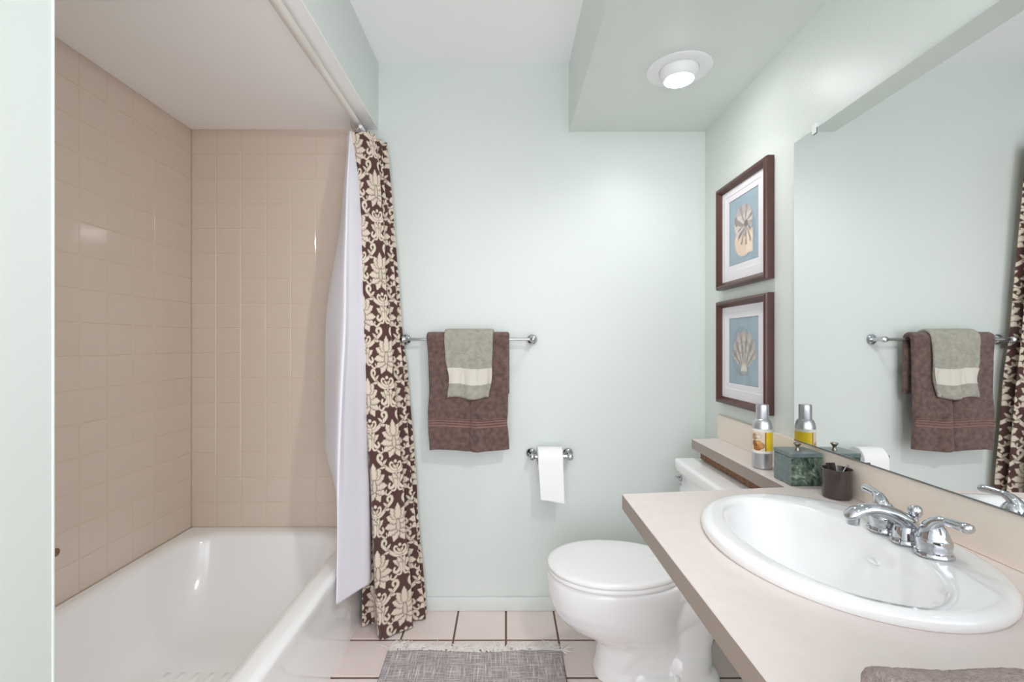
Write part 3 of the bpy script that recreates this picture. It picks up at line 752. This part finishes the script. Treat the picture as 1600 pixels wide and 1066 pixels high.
def drape(x0, x1, r_, zf, zb, n, k, wav, seed, pinch=(), taper=0, crease=None, hem=0, backdrop=0.0):
    """cloth grid hung over the bar: t runs from the back hem over the bar to the front hem"""
    yb, yf = YBAR+r_, YBAR-r_
    path = [(min(yb+backdrop, D-.02), zb), (yb, (zb+ZBAR)/2), (yb, ZBAR-.01)]
    path += [(YBAR+r_*math.cos(a), ZBAR+r_*math.sin(a)) for a in np.linspace(.15*PI, .85*PI, 5)]
    zz = np.linspace(ZBAR-.01, zf, 9); path += [(yf-.004*(i/8), z) for i, z in enumerate(zz)]
    C = catmull(path, 900)
    s = np.concatenate([[0], np.cumsum(np.linalg.norm(np.diff(C, axis=0), axis=1))])
    q = np.linspace(0, s[-1], n); C = np.stack([np.interp(q, s, C[:, 0]), np.interp(q, s, C[:, 1])], -1)
    u = np.linspace(0, 1, k); X = x0+(x1-x0)*u
    P = np.empty((n, k, 3)); P[..., 0] = X[None]; P[..., 1] = C[:, :1]; P[..., 2] = C[:, 1:]
    front = np.arange(n)[:, None] > np.argmax(C[:, 1]); down = np.clip((ZBAR-C[:, 1:])/(ZBAR-zf), 0, 1)*front
    r = np.random.default_rng(seed)
    dd = np.clip(down*2.2, 0, 1)
    P[..., 1] += front*dd*wav*(smooth_noise(n, k, 2, 7, r)+.45*smooth_noise(n, k, 7, 12, r))-down*front*.006
    for z0, z1 in pinch:                                   # the flat woven band draws the cloth in a little
        g = np.exp(-((C[:, 1:]-(z0+z1)/2)/((z1-z0)*.75))**2)*front
        P[..., 1] += g*.0022; P[..., 0] += g*(.5-u)[None]*(x1-x0)*.018
    if crease is not None:
        cx, amp, z0 = crease
        P[..., 1] -= down*amp*np.exp(-((X[None]-cx-.02)/.02)**2)-down*amp*.9*np.exp(-((X[None]-cx+.012)/.010)**2)
    P[..., 0] += taper*down*(.5-u)[None]*(x1-x0)
    P[..., 0] += .004*smooth_noise(n, k, 6, 2, r)*front
    P[..., 2] += hem*down*np.sin(u*PI*2.2+.4)[None]
    return P, C
def towel(name, x0, x1, r_, th, zf, zb, m, mb, bands, label, k, seed, **kw):
    n = int(k*2.6)
    P, C = drape(x0, x1, r_, zf, zb, n, k, .0042, seed, pinch=[(min(b[0] for b in bands), max(b[1] for b in bands))], **kw)
    o = sheet(name, P, th, m, None, edge=.010, fuzz=.0016, seed=seed)
    tag(o, label, 'towel')
    top = int(np.argmax(C[:, 1]))
    for z0, z1, pr in bands:
        i = [j for j in range(top, n) if z0 <= C[j, 1] <= z1]
        Q = P[i[0]:i[-1]+1].copy()
        Nn = np.cross(np.gradient(Q, axis=0), np.gradient(Q, axis=1)); Nn /= np.linalg.norm(Nn, axis=2)[..., None]
        if Nn[..., 1].mean() > 0: Nn = -Nn
        sheet('woven_band', Q+Nn*(th/2+pr), .0022, mb, o, edge=.002)
    return o
b3 = [(.8195, .8285, .0012), (.8315, .8395, .0012), (.8425, .8500, .0012), (.853, .8575, .0012)]
towel('bath_towel', -.327, .016, .0195, .022, .722, .955, M_brown, M_brownb, b3, 'large brown bath towel hanging over the chrome towel bar', 190, 21, taper=.035, crease=(-.135, .011, .8), hem=.005, backdrop=.006)
towel('hand_towel', -.256, -.050, .038, .013, .945, 1.075, M_sage, M_sageb, [(1.000, 1.070, .0005)], 'small sage green hand towel laid over the brown towel', 130, 22, taper=.16, crease=(-.160, .006, 1.0), hem=.006)

th_ = empty('paper_holder', (.197, D, .690), 'chrome toilet paper holder on the pale green wall', 'holder')
YH = 2.015
post('bracket', .113, th_, YH, .690, .0165); post('bracket', .274, th_, YH, .690, .0165)
lathe('roller', [(.0, 0), (.0075, 0), (.0095, .012), (.0095, .149), (.0075, .161), (0, .161)], (.113, YH, .690), M_chrome, th_, axis='x', n=24)
def build_roll():
    t = empty('paper_roll', (.197, YH, .690), 'white toilet paper roll with its loose end hanging down', 'paper roll')
    x0, x1 = .135, .239; rr_ = .052; zc = .690-.0195+.0098
    lathe('roll', [(.0195, 0), (rr_-.001, 0), (rr_, .001), (rr_, x1-x0-.001), (rr_-.001, x1-x0), (.0195, x1-x0), (.0195, 0.0)], (x0, YH, zc), M_paper, t, axis='x', n=56)
    lathe('core', [(.0193, .0005), (.0193, x1-x0-.0005), (.0183, x1-x0-.0005), (.0183, .0005), (.0193, .0005)], (x0, YH, zc), M_card, t, axis='x', n=40)
    n, k = 60, 24
    a = np.linspace(.55*PI, PI, 24); path = [(YH+(rr_+.0010)*math.cos(q), zc+(rr_+.0010)*math.sin(q)) for q in a]
    path += [(YH-rr_-.001-.004*math.sin(s*2.2), zc-s*.158) for s in np.linspace(.05, 1, 24)]
    C = catmull(path, n); u = np.linspace(0, 1, k)
    P = np.empty((n, k, 3)); P[..., 0] = (x0+.0005+(x1-x0-.001)*u)[None]; P[..., 1] = C[:, :1]; P[..., 2] = C[:, 1:]
    dn = np.clip((zc-C[:, 1:])/.158, 0, 1)
    P[..., 0] += dn*(.010-.004*u[None]); P[..., 2] -= dn*.014*u[None]; P[..., 1] += dn*.003*np.sin(u*5)[None]
    sheet('loose_sheet', P, .0006, M_paper, t, edge=.001)
build_roll()

# ------------------------------------------------------------------ framed shell prints
def shell_print(kind, nw=110, nh=130):
    X, Y = np.meshgrid(np.linspace(-1, 1, nw), np.linspace(-1, 1, nh), indexing='ij')   # x to the viewer's right, y up
    r = np.random.default_rng(31 if kind == 'nautilus' else 32)
    c = np.empty((nw, nh, 3)); c[:] = srgb(156, 176, 189)[:3]
    c *= (1+.05*smooth_noise(nw, nh, 6, 6, r))[..., None]
    def paint(mask, col, a=1.0):
        c[mask] = c[mask]*(1-a)+np.array(srgb(*col)[:3])*a
    if kind == 'nautilus':
        paint(((X-.12)/.66)**2+((Y+.12)/.74)**2 < 1, (120, 142, 160), .5)
        body = ((X-.02)/.60)**2+((Y+.34)/.46)**2 < 1
        body |= (X > -.2) & (X < .60) & (Y > -.74) & (Y < -.1)
        paint(body, (232, 208, 184)); paint(body & (X > .18) & (Y < -.2), (240, 220, 198))
        coil = ((X+.02)/.60)**2+((Y-.22)/.48)**2 < 1
        paint(coil, (214, 204, 196))
        cx, cy = .18, .12
        rad = np.hypot((X-cx)*.8, Y-cy); an = np.arctan2(Y-cy, (X-cx)*.8)
        st = np.sin(an*8+rad*6+.8*np.sin(an*3)+.5*smooth_noise(nw, nh, 12, 12, r)) > .25
        paint(coil & st & (rad > .06), (140, 126, 124), .85); paint(coil & (rad < .10), (120, 108, 108))
        fan = (Y < cy) & (Y > -.5) & (abs(X-cx+.1) < .42) & (rad < .62) & (np.sin(an*15) > .45)
        paint(fan, (130, 112, 108), .9)
        ru = coil & (Y > .42); paint(ru, (168, 156, 156), .6)
    else:
        paint(((X+.14)/.66)**2+((Y-.0)/.74)**2 < 1, (128, 144, 158), .45)
        ox, oy = .04, -.60
        rad = np.hypot((X-ox)*.92, Y-oy); an = np.arctan2((X-ox)*.92, Y-oy); nz = smooth_noise(nw, nh, 16, 16, r)
        R = 1.20-.34*abs(an)**1.5+.03*np.cos(an*19)+.02*nz
        m = (rad < R) & (abs(an) < 1.02-.25*(rad < .3))
        paint(m, (204, 198, 186)); paint(m & (nz > .5), (186, 178, 170), .8)
        paint(m & (np.cos(an*19) < -.35+.25*nz) & (rad > .25), (132, 124, 120), .85)
        paint(m & (np.sin(rad*24+nz) > .75) & (rad > .4), (158, 148, 146), .6)
        paint(m & (rad > .84*R), (186, 170, 168), .55)
        paint(((X-ox)/.20)**2+((Y-oy-.06)/.13)**2 < 1, (222, 218, 202))
        paint((abs(X-ox) < .32) & (Y < oy+.02) & (Y > oy-.10), (150, 144, 148), .7)
    for _ in range(2): c[1:-1, 1:-1] = (c[1:-1, 1:-1]*2+c[:-2, 1:-1]+c[2:, 1:-1]+c[1:-1, :-2]+c[1:-1, 2:])/6
    c *= (1+.06*r.standard_normal((nw, nh)))[..., None]
    c = np.where((abs(X) > .965)[..., None] | (abs(Y) > .975)[..., None], np.array(srgb(110, 118, 128)[:3]), c)
    return c
def build_picture(z0, z1, kind, label):
    y0, y1 = 1.549, 1.921; xw = XR-.0005; xf = XR-.030; fw = .027
    t = empty('framed_print', (XR, (y0+y1)/2, (z0+z1)/2), label, 'picture')
    # moulding: four mitred sides with a rounded face and inner slope
    prof = [(0, 0), (0, .020), (.003, .027), (.009, .0298), (.015, .028), (.022, .020), (fw, .0135), (fw, 0)]    # (inward, out of wall)
    cor = [(y0, z0, 1, 1), (y1, z0, -1, 1), (y1, z1, -1, -1), (y0, z1, 1, -1)]
    for i in range(4):
        a, b = cor[i], cor[(i+1) % 4]
        rg = [[(xw-o, c[0]+c[2]*q, c[1]+c[3]*q) for q, o in prof] for c in (a, b)]
        loft('frame_side', rg, M_frame, t, auto=28)
    ins = fw-.004
    box('back_board', (xw-.006, xw, y0+ins, y1-ins, z0+ins, z1-ins), M_card, t)
    oy0, oy1, oz0, oz1 = 1.628, 1.842, (z0+z1)/2-.118, (z0+z1)/2+.130
    # mat with a bevelled window and an outer second opening line
    yy = [(y0+ins, z0+ins), (y1-ins, z0+ins), (y1-ins, z1-ins), (y0+ins, z1-ins)]
    def loop(d, x): return [(x, oy0-d, oz0-d), (x, oy1+d, oz0-d), (x, oy1+d, oz1+d), (x, oy0-d, oz1+d)]
    outer = [(xw-.0115, y, z) for y, z in yy]
    loft('mat_board', [outer, loop(.0225, xw-.0115), loop(.0212, xw-.0102), loop(.0015, xw-.0102), loop(0, xw-.0085)], M_mat, t, cap0=False, cap1=False).data.polygons.foreach_set('use_smooth', np.zeros(16, bool))
    box('glass_pane', (xw-.0135, xw-.0120, y0+ins, y1-ins, z0+ins, z1-ins), M_glaze, t)
    c = shell_print(kind); nw, nh = c.shape[:2]
    # seen from the room the viewer's right is -y
    yv = np.linspace(oy1+.002, oy0-.002, nw); zv = np.linspace(oz0-.002, oz1+.002, nh)
    P = np.empty((nw, nh, 3)); P[..., 0] = xw-.0078; P[..., 1] = yv[:, None]; P[..., 2] = zv[None]
    tag(link('print', grid_mesh('print', P, colors=c), M_print, t), {'nautilus': 'striped nautilus shell on blue ground', 'scallop': 'ribbed scallop shell on blue ground'}[kind])
build_picture(1.3855, 1.790, 'nautilus', 'dark wood framed nautilus shell print, the upper picture')
build_picture(.9355, 1.340, 'scallop', 'dark wood framed scallop shell print, the lower picture')

# ------------------------------------------------------------------ rug
def build_rug():
    t = empty('bath_rug', (-.115, 1.40, .0), 'grey woven rug with pale fringe on the tile floor', 'rug')
    n, k = 120, 120
    u, v = np.meshgrid(np.linspace(0, 1, n), np.linspace(0, 1, k), indexing='ij')
    P = np.empty((n, k, 3))
    yl = 1.792+.006*np.sin(u*9)
    P[..., 0] = -.447+.662*u+.012*(1-v)*0-.02*(1-v)*(u < .0); P[..., 0] += .010*np.sin(v*6)*(u-.5); P[..., 1] = yl*v+1.02*(1-v)
    P[..., 2] = .0065+.0015*np.abs(smooth_noise(n, k, 7, 7, rng))
    sheet('rug_weave', P, .007, M_rug, t, edge=.004)
    r = random.Random(5); V = []; Q = []
    tas = [(-.438+.640*k/71+r.uniform(-.002, .002), r.gauss(-.05, .30), r.uniform(.045, .078), r.uniform(-1.0, 1.0)) for k in range(72)]
    for i in range(72*8):
        x, a, L, c = tas[i//8]; x += r.uniform(-.0035, .0035); y = 1.788+.006*math.sin((x+.447)/.662*9)
        if x > .09: a = .75
        if x < -.40: a = -.35
        a += r.gauss(0, .10); L *= r.uniform(.8, 1.08); c += r.gauss(0, .35); pts = []
        for s in np.linspace(0, 1, 5):
            aa = a+c*s; pts.append((x+math.sin(aa)*L*s, y+math.cos(aa)*L*s, .006*(1-s)+.0022+.002*r.random()))
        rg = tube_rings(pts, [.0013, .0014, .0014, .0013, .0007], 5, 1)
        b = len(V); V += [tuple(p) for q in rg for p in q]
        for s in range(4):
            for m_ in range(5): Q.append((b+s*5+m_, b+s*5+(m_+1) % 5, b+s*5+5+(m_+1) % 5, b+s*5+5+m_))
    me = raw_mesh('fringe', np.array(V), np.array(Q)); tag(link('fringe', me, M_fringe, t), kind='stuff')
build_rug()

# ------------------------------------------------------------------ recessed eyeball lights (the second one is above the camera)
def eyeball(x, y, label, aim, watts, cone):
    t = empty('recessed_light', (x, y, ZS), label, 'ceiling light')
    lathe('trim_ring', [(.064, .001), (.066, -.004), (.098, -.0045), (.106, -.002), (.107, .0), (.064, .001)], (x, y, ZS-.0002), M_trimw, t, n=64)
    ball = []
    for a in np.linspace(.0, .72, 9): ball.append((.0645*math.cos(a), -.0035-.050*math.sin(a)))
    ball = [(.064, 0)]+ball+[(ball[-1][0]-.003, ball[-1][1]+.003)]
    lathe('eyeball', ball, (x, y, ZS), M_baffle, t, n=56)
    z0 = ball[-1][1]; r0 = ball[-1][0]
    lathe('lamp_lens', [(r0, z0+.001), (r0-.001, z0-.004), (r0*.8, z0-.009), (r0*.45, z0-.0125), (0, z0-.0135)], (x, y, ZS), M_lamp, t, n=40)
    ld = bpy.data.lights.new('reflector_beam', 'SPOT'); ld.energy = watts; ld.color = (1, .99, .985); ld.shadow_soft_size = .045
    ld.spot_size = math.radians(cone); ld.spot_blend = 1.0
    lo = bpy.data.objects.new('reflector_beam', ld); COL.objects.link(lo); lo.location = (x, y, ZS+z0-.02)
    lo.rotation_euler = (Vector(aim)-lo.location).to_track_quat('-Z', 'Y').to_euler()
eyeball(.590, 1.612, 'white recessed eyeball light glowing in the green soffit', (.35, 1.75, 0), 5.5, 150)
eyeball(.520, .40, 'second recessed eyeball light in the soffit nearer the camera', (-1.1, 1.75, .55), 27, 102)
